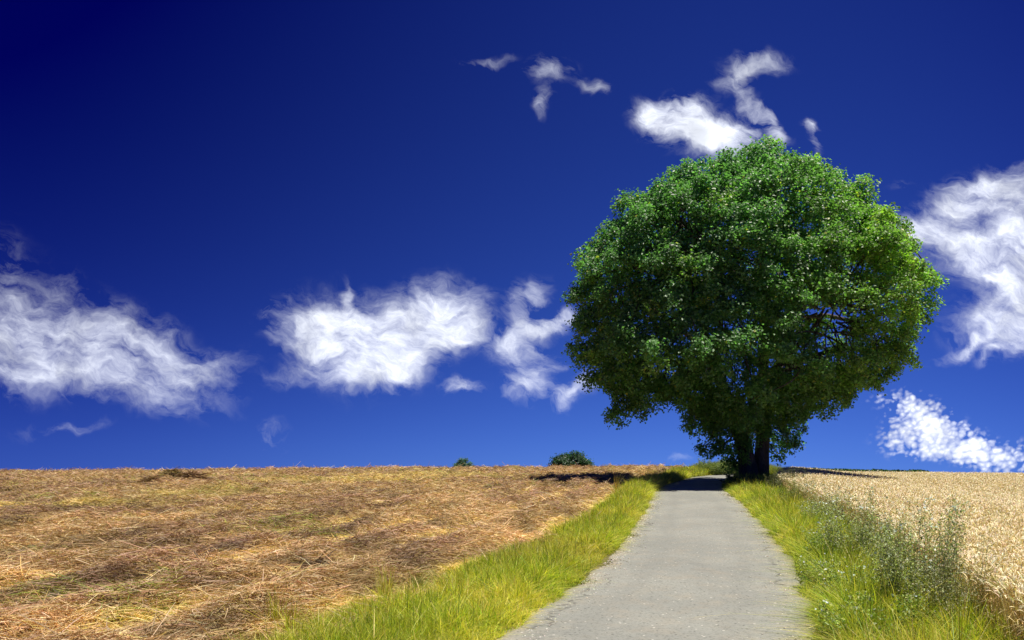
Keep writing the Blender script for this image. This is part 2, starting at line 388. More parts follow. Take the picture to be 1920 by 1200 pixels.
def merge(parts):
    V = []; Fq = []; C = []; off = 0
    for v, f_, c_ in parts:
        V.append(v); Fq.append(f_ + off); C.append(c_); off += len(v)
    w4 = [x for x in Fq if x.shape[1] == 4]; w3 = [x for x in Fq if x.shape[1] == 3]
    return np.concatenate(V), ([np.concatenate(w4)] if w4 else []) + ([np.concatenate(w3)] if w3 else []), np.concatenate(C)
def unit(v): return v / np.maximum(np.linalg.norm(v, axis=-1, keepdims=True), 1e-9)
def pal(n, cols, w, jit=.18):
    cols = np.array(cols); w = np.array(w, float); w /= w.sum()
    c_ = cols[R.choice(len(cols), n, p=w)]
    return c_ * (1 + jit * R.normal(size=(n, 1))).clip(.4, 1.8) * (1 + .06 * R.normal(size=(n, 3)))
def sample_y(n, y0, y1, p_):
    """y with density proportional to y**(-p) between y0 and y1"""
    q = 1 - p_; r_ = R.random(n)
    if abs(q) < 1e-6: return y0 * (y1 / y0) ** r_
    return (y0 ** q + r_ * (y1 ** q - y0 ** q)) ** (1 / q)

# loose straw lying on the cut field
def straw(n):
    y = sample_y(n, 4.0, 62, .95); lx = np.interp(y, ys, LX); xl = -0.74 * y - 1.2
    x = xl + R.random(n) * (lx + .25 - xl)
    return x, y
ns = 780000
x, y = straw(ns)
ph = row_phase(x, y); top = .5 + .5 * np.cos(2 * np.pi * ph)
patch = fbm(x * .5, y * .5, 3, 71)
ang = .25 + 1.6 * (fbm(x * .6, y * .45, 2, 77) - .5) + R.normal(size=ns) * .75
pit = R.normal(size=ns) * .30 + .08
dirv = np.stack([np.cos(ang) * np.cos(pit), np.sin(ang) * np.cos(pit), np.sin(pit)], 1)
flip = R.random(ns) < .5; dirv[flip, :2] *= -1
ln = (.045 + .11 * R.random(ns) + .18 * (R.random(ns) < .04)) * (1 + y / 60); wd = (.0022 + .0026 * R.random(ns)) * (1 + y / 8)
side = unit(np.cross(dirv, unit(np.array([[0, 0, 1.]]) + .8 * R.normal(size=(ns, 3)))))
P0 = np.stack([x, y, ground_z(x, y) + field_h(x, y) + .005 + .07 * R.random(ns) ** 1.5 * (.4 + 1.2 * top)], 1)
tan = pal(ns, [(.66, .46, .23), (.56, .37, .17), (.45, .28, .12), (.76, .60, .34), (.32, .19, .08)], [3, 4, 3, 2, 1])
mauve = pal(ns, [(.48, .30, .17), (.40, .24, .13), (.60, .42, .26), (.27, .16, .10)], [3, 3, 2, 1])
use = R.random((ns, 1)) < (smooth(top, .5, .95) * smooth(fbm(x * .7, y * .3, 3, 73), .36, .52))[:, None] * .95
tan = np.where(use, mauve, tan * 1.12)
gold = pal(ns, [(.74, .56, .18), (.82, .64, .24), (.62, .47, .15), (.52, .47, .11)], [3, 2, 2, 1])
gf = (smooth(1 - top, .35, .85) * smooth(patch, .30, .50))[:, None] * .95
for gx, gy, gw, gh in ((370, 941, 90, 9), (150, 968, 170, 10), (640, 913, 130, 6), (800, 902, 150, 5), (430, 930, 60, 5), (345, 1188, 45, 8)):   # bare yellow stubble between the swaths
    Yg = 1.85 * F / (gy - 834); Xg = (gx - 960) / F * Yg; dyg = gh / (gy - 834) * Yg
    gf = np.maximum(gf, .9 * smooth(1.25 - np.hypot((x - Xg) / (gw / F * Yg), (y - Yg) / dyg) + .5 * (fbm(x * 1.2, y * .6, 2, 5) - .5), 0, .5)[:, None])
pick = (R.random((ns, 1)) < gf + .08)
col = np.where(pick, gold, tan)
rw_ = fbm((x - .45 * y) * 2.6, y * .9, 4, 151); rw2 = fbm((x - .3 * y) * .6, y * .2, 3, 161); rw3 = fbm(x * 7, y * 5, 2, 171)
col = col * (.60 + .62 * smooth(rw_, .30, .60))[:, None] * (.88 + .2 * smooth(rw2, .35, .65))[:, None] * (.82 + .36 * rw3)[:, None] * (1.10 - .22 * top)[:, None] * np.array([.90, .895, .95])  # strands in the hollows of the relief coloured darker, as painted shade
greenp = (fbm(x * .22, y * .35, 3, 91) > .66) & (R.random(ns) < .28)
col[greenp] = pal(int(greenp.sum()), [(.28, .33, .05), (.45, .45, .08), (.20, .26, .05)], [2, 2, 1])
bend = np.stack([R.normal(size=ns) * .05, R.normal(size=ns) * .05, -.04 * R.random(ns)], 1)
v_, f_, c_ = ribbons(P0, dirv, side, ln, wd, bend, col, col * .95, 2, .5)
o = mesh_obj('loose_straw', v_, f_, M_straw, col=c_)
tag(o, 'tangled brown and gold straw lying all over the mown field', 'straw', kind='stuff')

# ------------------------------------------------------------------ grass
def grass_mesh(x, y, h, w, colb, colt, lean=.35, zoff=0.0, gz=None):
    n = len(x)
    z = (ground_z(x, y) if gz is None else gz) + zoff
    aa = R.random(n) * 2 * np.pi; lm = np.abs(R.normal(size=n)) * lean
    d = unit(np.stack([np.cos(aa) * lm * .5, np.sin(aa) * lm * .5, np.ones(n)], 1))
    sa = R.random(n) * 2 * np.pi; side = np.stack([np.cos(sa), np.sin(sa), np.zeros(n)], 1)
    bend = np.stack([np.cos(aa) * lm * h, np.sin(aa) * lm * h, -.35 * lm * h], 1) * .8
    return ribbons(np.stack([x, y, z], 1), d, side, h, w, bend, colb, colt, 3, .06)
G_COL = [(.38, .40, .035), (.25, .33, .03), (.50, .46, .07), (.12, .20, .02), (.66, .56, .20)]
def verge_grass(side_, n, y0, y1, width_fn, hmul, colw, name, label):
    y = sample_y(n, y0, y1, .75)
    # across the verge
    i = np.clip(np.searchsorted(CLs[:, 1], y), 1, len(CLs) - 1)
    cx = np.interp(y, CLs[:, 1], CLs[:, 0]); nx = np.interp(y, CLs[:, 1], NRM[:, 0]); ny = np.interp(y, CLs[:, 1], NRM[:, 1])
    a_ = R.random(n); w_ = width_fn(y)
    off = half(y) - .16 + .30 * fbm(y * 1.5, y * 0 + side_, 4, 55) + a_ * (w_ + .25 * fbm(y * .9, y * 0 + 7, 3, 66))
    x = cx + side_ * nx * off; yy = y + side_ * ny * off
    cl = fbm(x * 3.2, yy * 3.2, 3, 81 + side_)
    h = (.05 + .48 * cl ** 1.4 + .12 * R.random(n) + .22 * (R.random(n) < .03)) * hmul(y) * (.35 + .65 * smooth(a_, 0, .22)) * (1 - .35 * smooth(a_, .8, 1.0))
    w = (.004 + .004 * R.random(n)) * (1 + y / 10)
    pt = fbm(x * .9, yy * .9, 3, 111); pt2 = fbm(x * .35, yy * .35, 2, 131)
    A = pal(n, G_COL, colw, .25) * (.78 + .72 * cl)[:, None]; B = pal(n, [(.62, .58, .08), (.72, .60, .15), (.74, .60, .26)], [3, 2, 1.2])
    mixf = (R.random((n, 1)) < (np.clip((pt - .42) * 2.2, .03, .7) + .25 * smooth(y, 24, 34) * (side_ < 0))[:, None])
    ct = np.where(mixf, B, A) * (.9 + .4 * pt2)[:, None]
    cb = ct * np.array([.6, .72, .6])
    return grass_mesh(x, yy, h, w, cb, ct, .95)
lg = verge_grass(-1, 190000, 3.5, 46, lambda y: verge_w(y), lambda y: np.interp(y, [0, 12, 20, 28, 34, 46], [.8, .85, .95, 1.2, 1.3, 1.3]), [4, 3, 3, 1.2, .8], '', '')
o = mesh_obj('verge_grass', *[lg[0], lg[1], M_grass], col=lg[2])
tag(o, 'bright yellow green grass strip between mown field and lane', 'grass', kind='stuff')
def rw(y): return np.interp(y, [0, 22, 27, 34, 42, 46], [1.6, 1.6, 1.9, 2.5, 3.0, 3.0])
rg = verge_grass(1, 170000, 3.5, 45, rw, lambda y: np.interp(y, [0, 12, 30, 46], [1.25, 1.3, 1.1, 1.1]), [4, 5, 2, 2, .8], '', '')
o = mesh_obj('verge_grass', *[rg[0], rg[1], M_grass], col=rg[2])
tag(o, 'mixed green grass strip between lane and ripe wheat', 'grass', kind='stuff')
# tall grass on the outer side of the bend behind the tree
n = 26000
i = R.integers(0, len(CLs), n * 4); i = i[(CLs[i, 1] > 43.5)][:n]; n = len(i)
off = -(1.14 + R.random(n) * 2.4); x = CLs[i, 0] + NRM[i, 0] * off + R.normal(size=n) * .1; yy = CLs[i, 1] + NRM[i, 1] * off + R.normal(size=n) * .1
h = (.45 + .45 * fbm(x * .8, yy * .8, 3, 17)) * np.interp(x, [8, 10.5, 13, 20], [.6, .8, 1.15, 1.2])
ct = pal(n, [(.40, .44, .07), (.30, .38, .06), (.52, .50, .14), (.20, .30, .07)], [3, 3, 2, 2])
v3 = grass_mesh(x, yy, h, (.012 + .02 * R.random(n)), ct * .6, ct, .4)
o = mesh_obj('verge_grass', v3[0], v3[1], M_grass, col=v3[2])
tag(o, 'tall pale grass on the outer side of the bend behind the tree', 'grass', kind='stuff')

# ------------------------------------------------------------------ gravel along the rims of the lane
n = 9000
y = sample_y(n, 3.5, 30, 1.0); s_ = np.where(R.random(n) < .6, -1, 1)
cx = np.interp(y, CLs[:, 1], CLs[:, 0]); nx = np.interp(y, CLs[:, 1], NRM[:, 0])
off = HALF - np.abs(R.normal(size=n)) * .16 + .06
x = cx + s_ * nx * off
r_ = (.004 + .010 * R.random(n) ** 2.5) * (1 + y / 22)
oc = np.array([(1, 0, 0), (0, 1, 0), (-1, 0, 0), (0, -1, 0), (0, 0, 1), (0, 0, -.5)], float)
of = np.array([(0, 1, 4), (1, 2, 4), (2, 3, 4), (3, 0, 4), (1, 0, 5), (2, 1, 5), (3, 2, 5), (0, 3, 5)])
rot = R.random(n) * 6.28; sc3 = .6 + .8 * R.random((n, 3)); sc3[:, 2] *= .7
vv = oc[None] * sc3[:, None] * r_[:, None, None]
cr_, sr_ = np.cos(rot)[:, None], np.sin(rot)[:, None]
vv = np.stack([vv[..., 0] * cr_ - vv[..., 1] * sr_, vv[..., 0] * sr_ + vv[..., 1] * cr_, vv[..., 2]], -1)
frac = np.abs(off) / HALF
vv += np.stack([x, y, ground_z(x, y) + .055 - .035 * np.minimum(frac, 1.05) ** 3 + .002], 1)[:, None]
ff = (of[None] + (np.arange(n) * 6)[:, None, None]).reshape(-1, 3)
cc = np.repeat(pal(n, [(.42, .38, .28), (.55, .50, .40), (.25, .23, .18), (.68, .66, .6)], [4, 3, 2, 1]), 6, axis=0)
o = mesh_obj('gravel', vv.reshape(-1, 3), ff, M_stone, col=cc)
tag(o, 'loose pale gravel crumbs along both rims of the lane', 'gravel', kind='stuff')

# ------------------------------------------------------------------ the wheat field
ysw = np.concatenate([np.linspace(3, 12, 10), np.linspace(13, 75, 60)])
WX = np.interp(ysw, CLs[:, 1], CLs[:, 0]) + HALF + rw(ysw) * 1.0
WX = np.where(ysw > 40, WX[np.searchsorted(ysw, 40)] + (ysw - 40) * .40, WX)
tt = np.linspace(0, 1, 60)
X = WX[:, None] * (1 - tt) + (WX + .6 * ysw + 10)[:, None] * tt; Y = ysw[:, None] * np.ones_like(X)
o = mesh_obj('field', np.stack([X, Y, ground_z(X, Y) + .03], -1).reshape(-1, 3), grid_faces(*X.shape), M_wsoil, smooth_=True)
tag(o, kind='structure', label='soil of the wheat field right of the lane')
WH = .66
n = 320000
y = sample_y(n, 4.0, 54, .30); xb = np.interp(y, ysw, WX); xr = .76 * y + 2.2
wd_ = np.maximum(xr - xb, .2)
keep = R.random(n) < np.clip(wd_ / (.5 * y + 1), 0, 1); y, xb, xr, wd_ = y[keep], xb[keep], xr[keep], wd_[keep]
n = len(y); x = xb - .12 + R.random(n) * (wd_ + .12) + .2 * (fbm(y * 1.1, y * 0, 3, 9) - .5)
sc_y = .85 + y / 38
gap = fbm(x * .7, y * .7, 3, 61)
hh = WH * (.93 + .12 * gap + .06 * R.normal(size=n))
z = ground_z(x, y)
aa = R.random(n) * 2 * np.pi; lean_ = .06 + .08 * np.abs(R.normal(size=n))
d = unit(np.stack([np.cos(aa) * lean_, np.sin(aa) * lean_, np.ones(n)], 1))
sa = R.random(n) * 2 * np.pi; side = np.stack([np.cos(sa), np.sin(sa), np.zeros(n)], 1)
scol = pal(n, [(.76, .59, .29), (.66, .48, .20), (.84, .69, .40), (.50, .35, .15)], [4, 3, 2, 1])
P0 = np.stack([x, y, z], 1)
st_ = ribbons(P0, d, side, hh, .0042 * sc_y, np.zeros((n, 3)), scol * .75, scol, 1, .8)
# bent ear: rises, arches over and hangs
T = P0 + d * hh[:, None]
o2 = unit(np.stack([np.cos(aa), np.sin(aa), np.zeros(n)], 1)); bendf = .35 + .65 * R.random(n)
side2 = unit(np.cross(o2, np.array([[0, 0, 1.]])) + .5 * R.normal(size=(n, 3)))
ecol = pal(n, [(.88, .76, .48), (.82, .68, .40), (.92, .83, .60), (.56, .42, .23)], [4, 3, 2.5, .9])
k = 5; EV = np.zeros((n, k, 2, 3)); L_ = (.075 + .03 * R.random(n)) * .85
cur = T.copy(); prof = [.35, 1, 1.05, .8, .2]
for j in range(k):
    EV[:, j, 0] = cur - side2 * (0.0050 * sc_y * prof[j])[:, None]; EV[:, j, 1] = cur + side2 * (0.0050 * sc_y * prof[j])[:, None]
    th = 1.45 - bendf * (j + 1) * .50
    cur = cur + (o2 * np.cos(th)[:, None] + np.array([[0, 0, 1.]]) * np.sin(th)[:, None]) * (L_ / 4)[:, None]
bb = (np.arange(n) * 2 * k)[:, None]
EF = np.concatenate([np.concatenate([bb + 2 * j, bb + 2 * j + 1, bb + 2 * j + 3, bb + 2 * j + 2], 1) for j in range(k - 1)])
EC = np.repeat(ecol, 2 * k, axis=0)
# dry leaf blades on half of the stalks
m = R.random(n) < .6; nb_ = int(m.sum())
fr = .45 + .4 * R.random(nb_); Pb = P0[m] + d[m] * (hh[m] * fr)[:, None]; ab = R.random(nb_) * 6.28
db = unit(np.stack([np.cos(ab), np.sin(ab), .9 + 0 * ab], 1)); sb = np.stack([-np.sin(ab), np.cos(ab), 0 * ab], 1)
bl = ribbons(Pb, db, sb, .16 + .1 * R.random(nb_), .008 * sc_y[m], np.stack([0 * ab, 0 * ab, -.16 + 0 * ab], 1), scol[m] * .9, scol[m] * 1.05, 2, .2)
v_, f_, c_ = merge([st_, (EV.reshape(-1, 3), EF, EC), bl])
o = mesh_obj('wheat', v_, f_, M_wheat, col=c_)
tag(o, 'ripe pale gold wheat with nodding ears filling the right field', 'wheat', kind='stuff')

# ------------------------------------------------------------------ leaves helper
def leaves(C, nrm, size, col, aspect=.8):
    """kite shaped folded leaves at C facing nrm"""
    n = len(C)
    t_ = unit(np.cross(nrm, R.normal(size=(n, 3)))); s_ = np.cross(nrm, t_)
    L_ = size[:, None]
    V = np.zeros((n, 4, 3))
    V[:, 0] = C - t_ * L_ * .5; V[:, 2] = C + t_ * L_ * .5 - nrm * L_ * .12
    V[:, 1] = C + s_ * L_ * .5 * aspect + nrm * L_ * .12; V[:, 3] = C - s_ * L_ * .5 * aspect + nrm * L_ * .10
    b_ = (np.arange(n) * 4)[:, None]
    Fv = np.concatenate([np.concatenate([b_, b_ + 1, b_ + 2], 1), np.concatenate([b_, b_ + 2, b_ + 3], 1)])
    return V.reshape(-1, 3), Fv, np.repeat(col, 4, axis=0)
def tube(path, rad, seg=8, close=True):
    path = np.array(path, float); n = len(path); rad = np.array(rad, float)
    tg = unit(np.gradient(path, axis=0)); up = np.array([0, 1., 0.03])
    a_ = unit(np.cross(tg, up)); b_ = np.cross(tg, a_)
    an = np.linspace(0, 2 * np.pi, seg, endpoint=False)
    V = path[:, None] + (a_[:, None] * np.cos(an)[None, :, None] + b_[:, None] * np.sin(an)[None, :, None]) * rad[:, None, None]
    i = np.arange(n - 1)[:, None] * seg; j = np.arange(seg)[None, :]; j2 = (j + 1) % seg
    Fq = np.stack([i + j, i + j2, i + seg + j2, i + seg + j], -1).reshape(-1, 4)
    return V.reshape(-1, 3), Fq, np.zeros((n * seg, 3))

# ------------------------------------------------------------------ the big tree
TY = 40.2         # the trunk
TC = 35.3         # middle of the crown, which leans out towards the viewer
def wp(px, py, dy=0.0):
    return np.array([(px - 960) / F * TY, TY + dy, 1.85 - (py - 834) / F * TY])
TB = wp(1415, 834); TB[2] = 0; TB[2] = float(ground_z(TB[0], TB[1]))
tree = empty('maple_tree', TB)
tag(tree, 'huge round-crowned leafy tree with forked dark trunk beside the lane', 'tree')
def local(V): return V - TB
def mesh_local(name, parts, mat, parent, smooth_=True, origin=TB):
    v, f_, c_ = merge(parts); return mesh_obj(name, v - origin, f_, mat, parent=parent, col=c_, smooth_=smooth_)
def curve(pts, rads, n=8):
    p_ = catmull(np.array(pts), n); r0 = np.interp(np.linspace(0, len(rads) - 1, len(p_)), range(len(rads)), rads)
    return p_, r0
limbs = {}
limbs['L'] = curve([wp(1403, 905, 0), wp(1403, 893, 0), wp(1399, 860, 0), wp(1388, 820, -.1), wp(1370, 770, -.2), wp(1345, 710, -.4), wp(1318, 640, -.8), wp(1290, 560, -1), wp(1275, 480, -1.2)], [.85, .56, .42, .38, .33, .28, .2, .13, .06])
limbs['R'] = curve([wp(1427, 905, .1), wp(1427, 893, .1), wp(1429, 850, .1), wp(1432, 800, 0), wp(1431, 720, 0), wp(1432, 640, 0), wp(1438, 560, 0), wp(1428, 470, .2), wp(1420, 380, .3), wp(1420, 310, .3)], [.72, .46, .36, .33, .29, .26, .2, .14, .09, .04])
def rnd_surface(tb, amp=.05):
    v, f_, c_ = tb
    return v + amp * np.stack([fbm(v[:, 2] * .9 + v[:, 0] * 6, v[:, 1] * 6, 3, 5) - .5, fbm(v[:, 2] * .9 + v[:, 1] * 6, v[:, 0] * 6, 3, 6) - .5, 0 * v[:, 0]], 1) * 2, f_, c_
stemL = mesh_local('trunk', [rnd_surface(tube(*limbs['L'], 14))], M_bark, tree)
stemR = mesh_local('trunk', [rnd_surface(tube(*limbs['R'], 14))], M_bark, tree)
stemL['label'] = 'left stem of the fork, leaning left'; stemR['label'] = 'right stem of the fork, upright'
LB = [('L', [wp(1370, 770, -.2), wp(1320, 725, -.8), wp(1250, 690, -1.2), wp(1170, 665, -1.5), wp(1110, 630, -1.2)], [.2, .17, .13, .09, .04]),
      ('L', [wp(1345, 710, -.4), wp(1280, 640, 1.0), wp(1200, 560, 2.4), wp(1140, 490, 3)], [.18, .14, .09, .04]),
      ('L', [wp(1330, 670, -.6), wp(1300, 620, -3), wp(1260, 560, -4.8), wp(1220, 500, -5.6)], [.17, .12, .08, .04]),
      ('R', [wp(1431, 730, 0), wp(1478, 690, .2), wp(1525, 625, .4), wp(1575, 590, .3), wp(1650, 600, .2), wp(1720, 585, 0)], [.24, .2, .17, .13, .09, .04]),
      ('R', [wp(1431, 720, 0), wp(1500, 700, -1.5), wp(1570, 680, -2.6), wp(1650, 690, -3)], [.18, .13, .09, .04]),
      ('R', [wp(1432, 640, 0), wp(1500, 560, -2), wp(1570, 480, -3.8), wp(1620, 420, -4)], [.18, .13, .09, .04]),
      ('R', [wp(1433, 610, 0), wp(1400, 560, -2.6), wp(1370, 480, -4.5), wp(1350, 400, -4.6)], [.16, .12, .08, .04]),
      ('R', [wp(1436, 580, 0), wp(1500, 480, 1.8), wp(1550, 400, 2.8), wp(1570, 360, 3)], [.15, .11, .08, .04]),
      ('R', [wp(1436, 560, 0), wp(1380, 460, 2.2), wp(1320, 380, 3), wp(1300, 340, 3)], [.15, .11, .08, .04]),
      ('R', [wp(1431, 700, 0), wp(1500, 620, 3), wp(1600, 540, 5), wp(1680, 500, 5)], [.17, .12, .08, .04]),
      ('R', [wp(1431, 690, 0), wp(1400, 630, 3), wp(1350, 580, 5), wp(1300, 540, 5.6)], [.17, .12, .08, .04]),
      ('R', [wp(1431, 750, 0), wp(1450, 700, -2.4), wp(1470, 650, -4.6), wp(1480, 610, -5.6)], [.16, .12, .08, .04])]
limb_pts = [limbs['L'][0][20:], limbs['R'][0][20:]]
for par, pts, rr in LB:
    pts = [pts[0]] + [p_ + np.array([(TB[0] - p_[0]) * .2, 0, (8.5 - p_[2]) * .16]) for p_ in pts[1:]]
    c_, r0 = curve(pts, rr, 7); limb_pts.append(c_[3:])
    mesh_local('limb', [tube(c_, r0, 8)], M_bark, stemL if par == 'L' else stemR)
limb_pts = np.concatenate(limb_pts)
OUT = [(1060, 555), (1066, 505), (1088, 470), (1092, 455), (1120, 428), (1128, 412), (1160, 388), (1172, 360), (1200, 345), (1235, 325), (1290, 300), (1345, 292), (1365, 278), (1400, 268), (1455, 266), (1480, 285), (1520, 290), (1560, 312),
       (1600, 340), (1640, 362), (1668, 400), (1690, 430), (1710, 445), (1735, 490), (1760, 525), (1752, 570), (1757, 612), (1748, 650), (1728, 690), (1700, 715), (1650, 745), (1600, 772), (1555, 785), (1510, 800),
       (1492, 830), (1470, 850), (1445, 862), (1435, 875), (1385, 875), (1362, 858), (1335, 835), (1318, 790), (1308, 765), (1280, 768), (1255, 762), (1215, 782), (1160, 785), (1148, 752), (1105, 725), (1085, 690), (1070, 655), (1075, 610)]
def wc(px, py):
    px = 1405 + (px - 1405) * (.87 if px > 1405 else .975); py = 834 + (py - 834) * (.968 if py < 700 else 1)
    px = 1412 + (px - 1412) * (1 - .035 * max(0, min(1, (520 - py) / 200)))
    return ((px - 960) / F * (TC + .4), 1.85 - (py - 834) / F * (TC + .4))
OUTW = np.array([wc(*q) for q in OUT])
def inside(px_, pz_):
    c_ = np.zeros(px_.shape, bool); x1, z1 = OUTW[:, 0], OUTW[:, 1]; x2, z2 = np.roll(x1, -1), np.roll(z1, -1)
    for i in range(len(x1)):
        cond = ((z1[i] > pz_) != (z2[i] > pz_)) & (px_ < (x2[i] - x1[i]) * (pz_ - z1[i]) / (z2[i] - z1[i] + 1e-12) + x1[i]); c_ ^= cond
    return c_
def edge_dist(px_, pz_):
    best = np.full(px_.shape, 1e9)
    for i in range(len(OUTW)):
        a_, b_ = OUTW[i], OUTW[(i + 1) % len(OUTW)]; ab = b_ - a_
        t_ = np.clip(((px_ - a_[0]) * ab[0] + (pz_ - a_[1]) * ab[1]) / (ab @ ab), 0, 1)
        best = np.minimum(best, np.hypot(px_ - a_[0] - t_ * ab[0], pz_ - a_[1] - t_ * ab[1]))
    return best
# depth of the crown at (x, z): round, shallower for the narrow skirt near the trunk
def half_w(z):
    zz = np.linspace(OUTW[:, 1].min(), OUTW[:, 1].max(), 60); xx = np.linspace(OUTW[:, 0].min(), OUTW[:, 0].max(), 200)
    ins = inside(xx[None] + 0 * zz[:, None], zz[:, None] + 0 * xx[None])
    lo = np.array([xx[r].min() if r.any() else 13 for r in ins]); hi = np.array([xx[r].max() if r.any() else 13 for r in ins])
    return np.interp(z, zz, (lo + hi) / 2), np.interp(z, zz, (hi - lo) / 2)
nC = 60000
cx = R.uniform(OUTW[:, 0].min(), OUTW[:, 0].max(), nC); cz = R.uniform(OUTW[:, 1].min(), OUTW[:, 1].max(), nC)
k_ = inside(cx, cz); cx, cz = cx[k_], cz[k_]
ed = edge_dist(cx, cz); k_ = ed > .25; cx, cz, ed = cx[k_], cz[k_], ed[k_]
mid_, hw_ = half_w(cz)
rr_ = np.clip(np.abs(cx - mid_) / np.maximum(hw_, .1), 0, 1)
Dp = np.minimum(.62 * hw_ * np.sqrt(1 - rr_ ** 2), 4.4) * np.minimum(1, .25 + ed / 2.2)
lump = fbm(cx * .42, cz * .5, 2, 301)
s_ = R.uniform(-1, 1, len(cx)); s_ = np.sign(s_) * np.abs(s_) ** .33
ty_ = TY + (TC - TY) * smooth(cz, 1.5, 5.5)
cy = ty_ + s_ * Dp * (.74 + .5 * lump)
shell = (np.abs(s_) > .8) | (ed < 1.1)
pts = np.stack([cx, cy, cz], 1)
def dart(P_, mind, cap):
    out_ = []; cell = {}
    for q in P_:
        key = tuple((q // mind).astype(int)); ok = True
        for a_ in (-1, 0, 1):
            for b_ in (-1, 0, 1):
                for c_ in (-1, 0, 1):
                    for r_ in cell.get((key[0] + a_, key[1] + b_, key[2] + c_), ()):
                        if (r_[0] - q[0]) ** 2 + (r_[1] - q[1]) ** 2 + (r_[2] - q[2]) ** 2 < mind * mind: ok = False
        if ok:
            cell.setdefault(key, []).append(q); out_.append(q)
            if len(out_) >= cap: break
    return np.array(out_)
puffs = dart(pts[shell], .70, 2300); inner_p = dart(pts[~shell], 1.1, 1300)
puffs = puffs + np.clip(R.normal(size=puffs.shape), -1.6, 1.6) * np.array([.20, .45, .20])
# sky shows through low down on both sides of the trunk
def thin(P_):
    px_ = 960 + P_[:, 0] / TY * F; py_ = 834 - (P_[:, 2] - 1.85) / TY * F
    g_ = np.exp(-((px_ - 1230) / 90) ** 2 - ((py_ - 715) / 40) ** 2) * .45 + np.exp(-((px_ - 1590) / 110) ** 2 - ((py_ - 655) / 60) ** 2) * .5 + np.exp(-((px_ - 1590) / 60) ** 2 - ((py_ - 600) / 12) ** 2) * .6 + np.exp(-((px_ - 1400) / 120) ** 2 - ((py_ - 690) / 50) ** 2) * .35
    g_ = g_ + (P_[:, 1] < TC + .5) * .85 * (np.exp(-((px_ - 1436) / 26) ** 2 - ((py_ - 660) / 60) ** 2) + np.exp(-((px_ - 1560) / 60) ** 2 - ((py_ - 612) / 14) ** 2) + .8 * np.exp(-((px_ - 1330) / 40) ** 2 - ((py_ - 690) / 22) ** 2))
    return P_[R.random(len(P_)) > g_]
puffs = thin(puffs); inner_p = thin(inner_p)
# leafy shoots that hide the fork: a skirt on both sides of the stems and a tongue in front of them
SK = [(1350, 800, -.6), (1338, 825, -.2), (1352, 850, .2), (1368, 868, -.1), (1378, 880, .3), (1375, 835, -.8), (1395, 800, -1.0), (1420, 790, -1.1), (1445, 800, -1.0), (1412, 775, -1.2), (1470, 800, -.5),
      (1482, 825, -.2), (1470, 842, .1), (1455, 858, .0), (1458, 822, -.6), (1440, 770, -1.2), (1380, 775, -1.1), (1360, 775, -.9), (1335, 790, .6), (1500, 790, .4), (1405, 822, .9), (1425, 812, -.9), (1340, 765, -.4), (1485, 775, -.6), (1380, 862, -.7), (1345, 815, .2), (1360, 830, .6), (1342, 840, -.4), (1365, 815, -.9), (1358, 790, -.2), (1372, 850, .5), (1325, 800, 0), (1318, 780, -.3), (1475, 812, .3), (1490, 808, -.4), (1465, 830, .6), (1478, 835, -.5), (1448, 845, .5), (1445, 820, .9), (1412, 840, 1.2), (1412, 800, 1.0), (1500, 778, .2), (1465, 782, -.9)]
puffs = np.concatenate([puffs, np.array([wp(*q) for q in SK])])
inner_p = np.array(inner_p)
allp = np.concatenate([puffs, inner_p]); isin = np.arange(len(allp)) >= len(puffs)
cen = wp(1412, 560, -.6)
CV = []; CN = []; CS = []; CC = []; tw = []
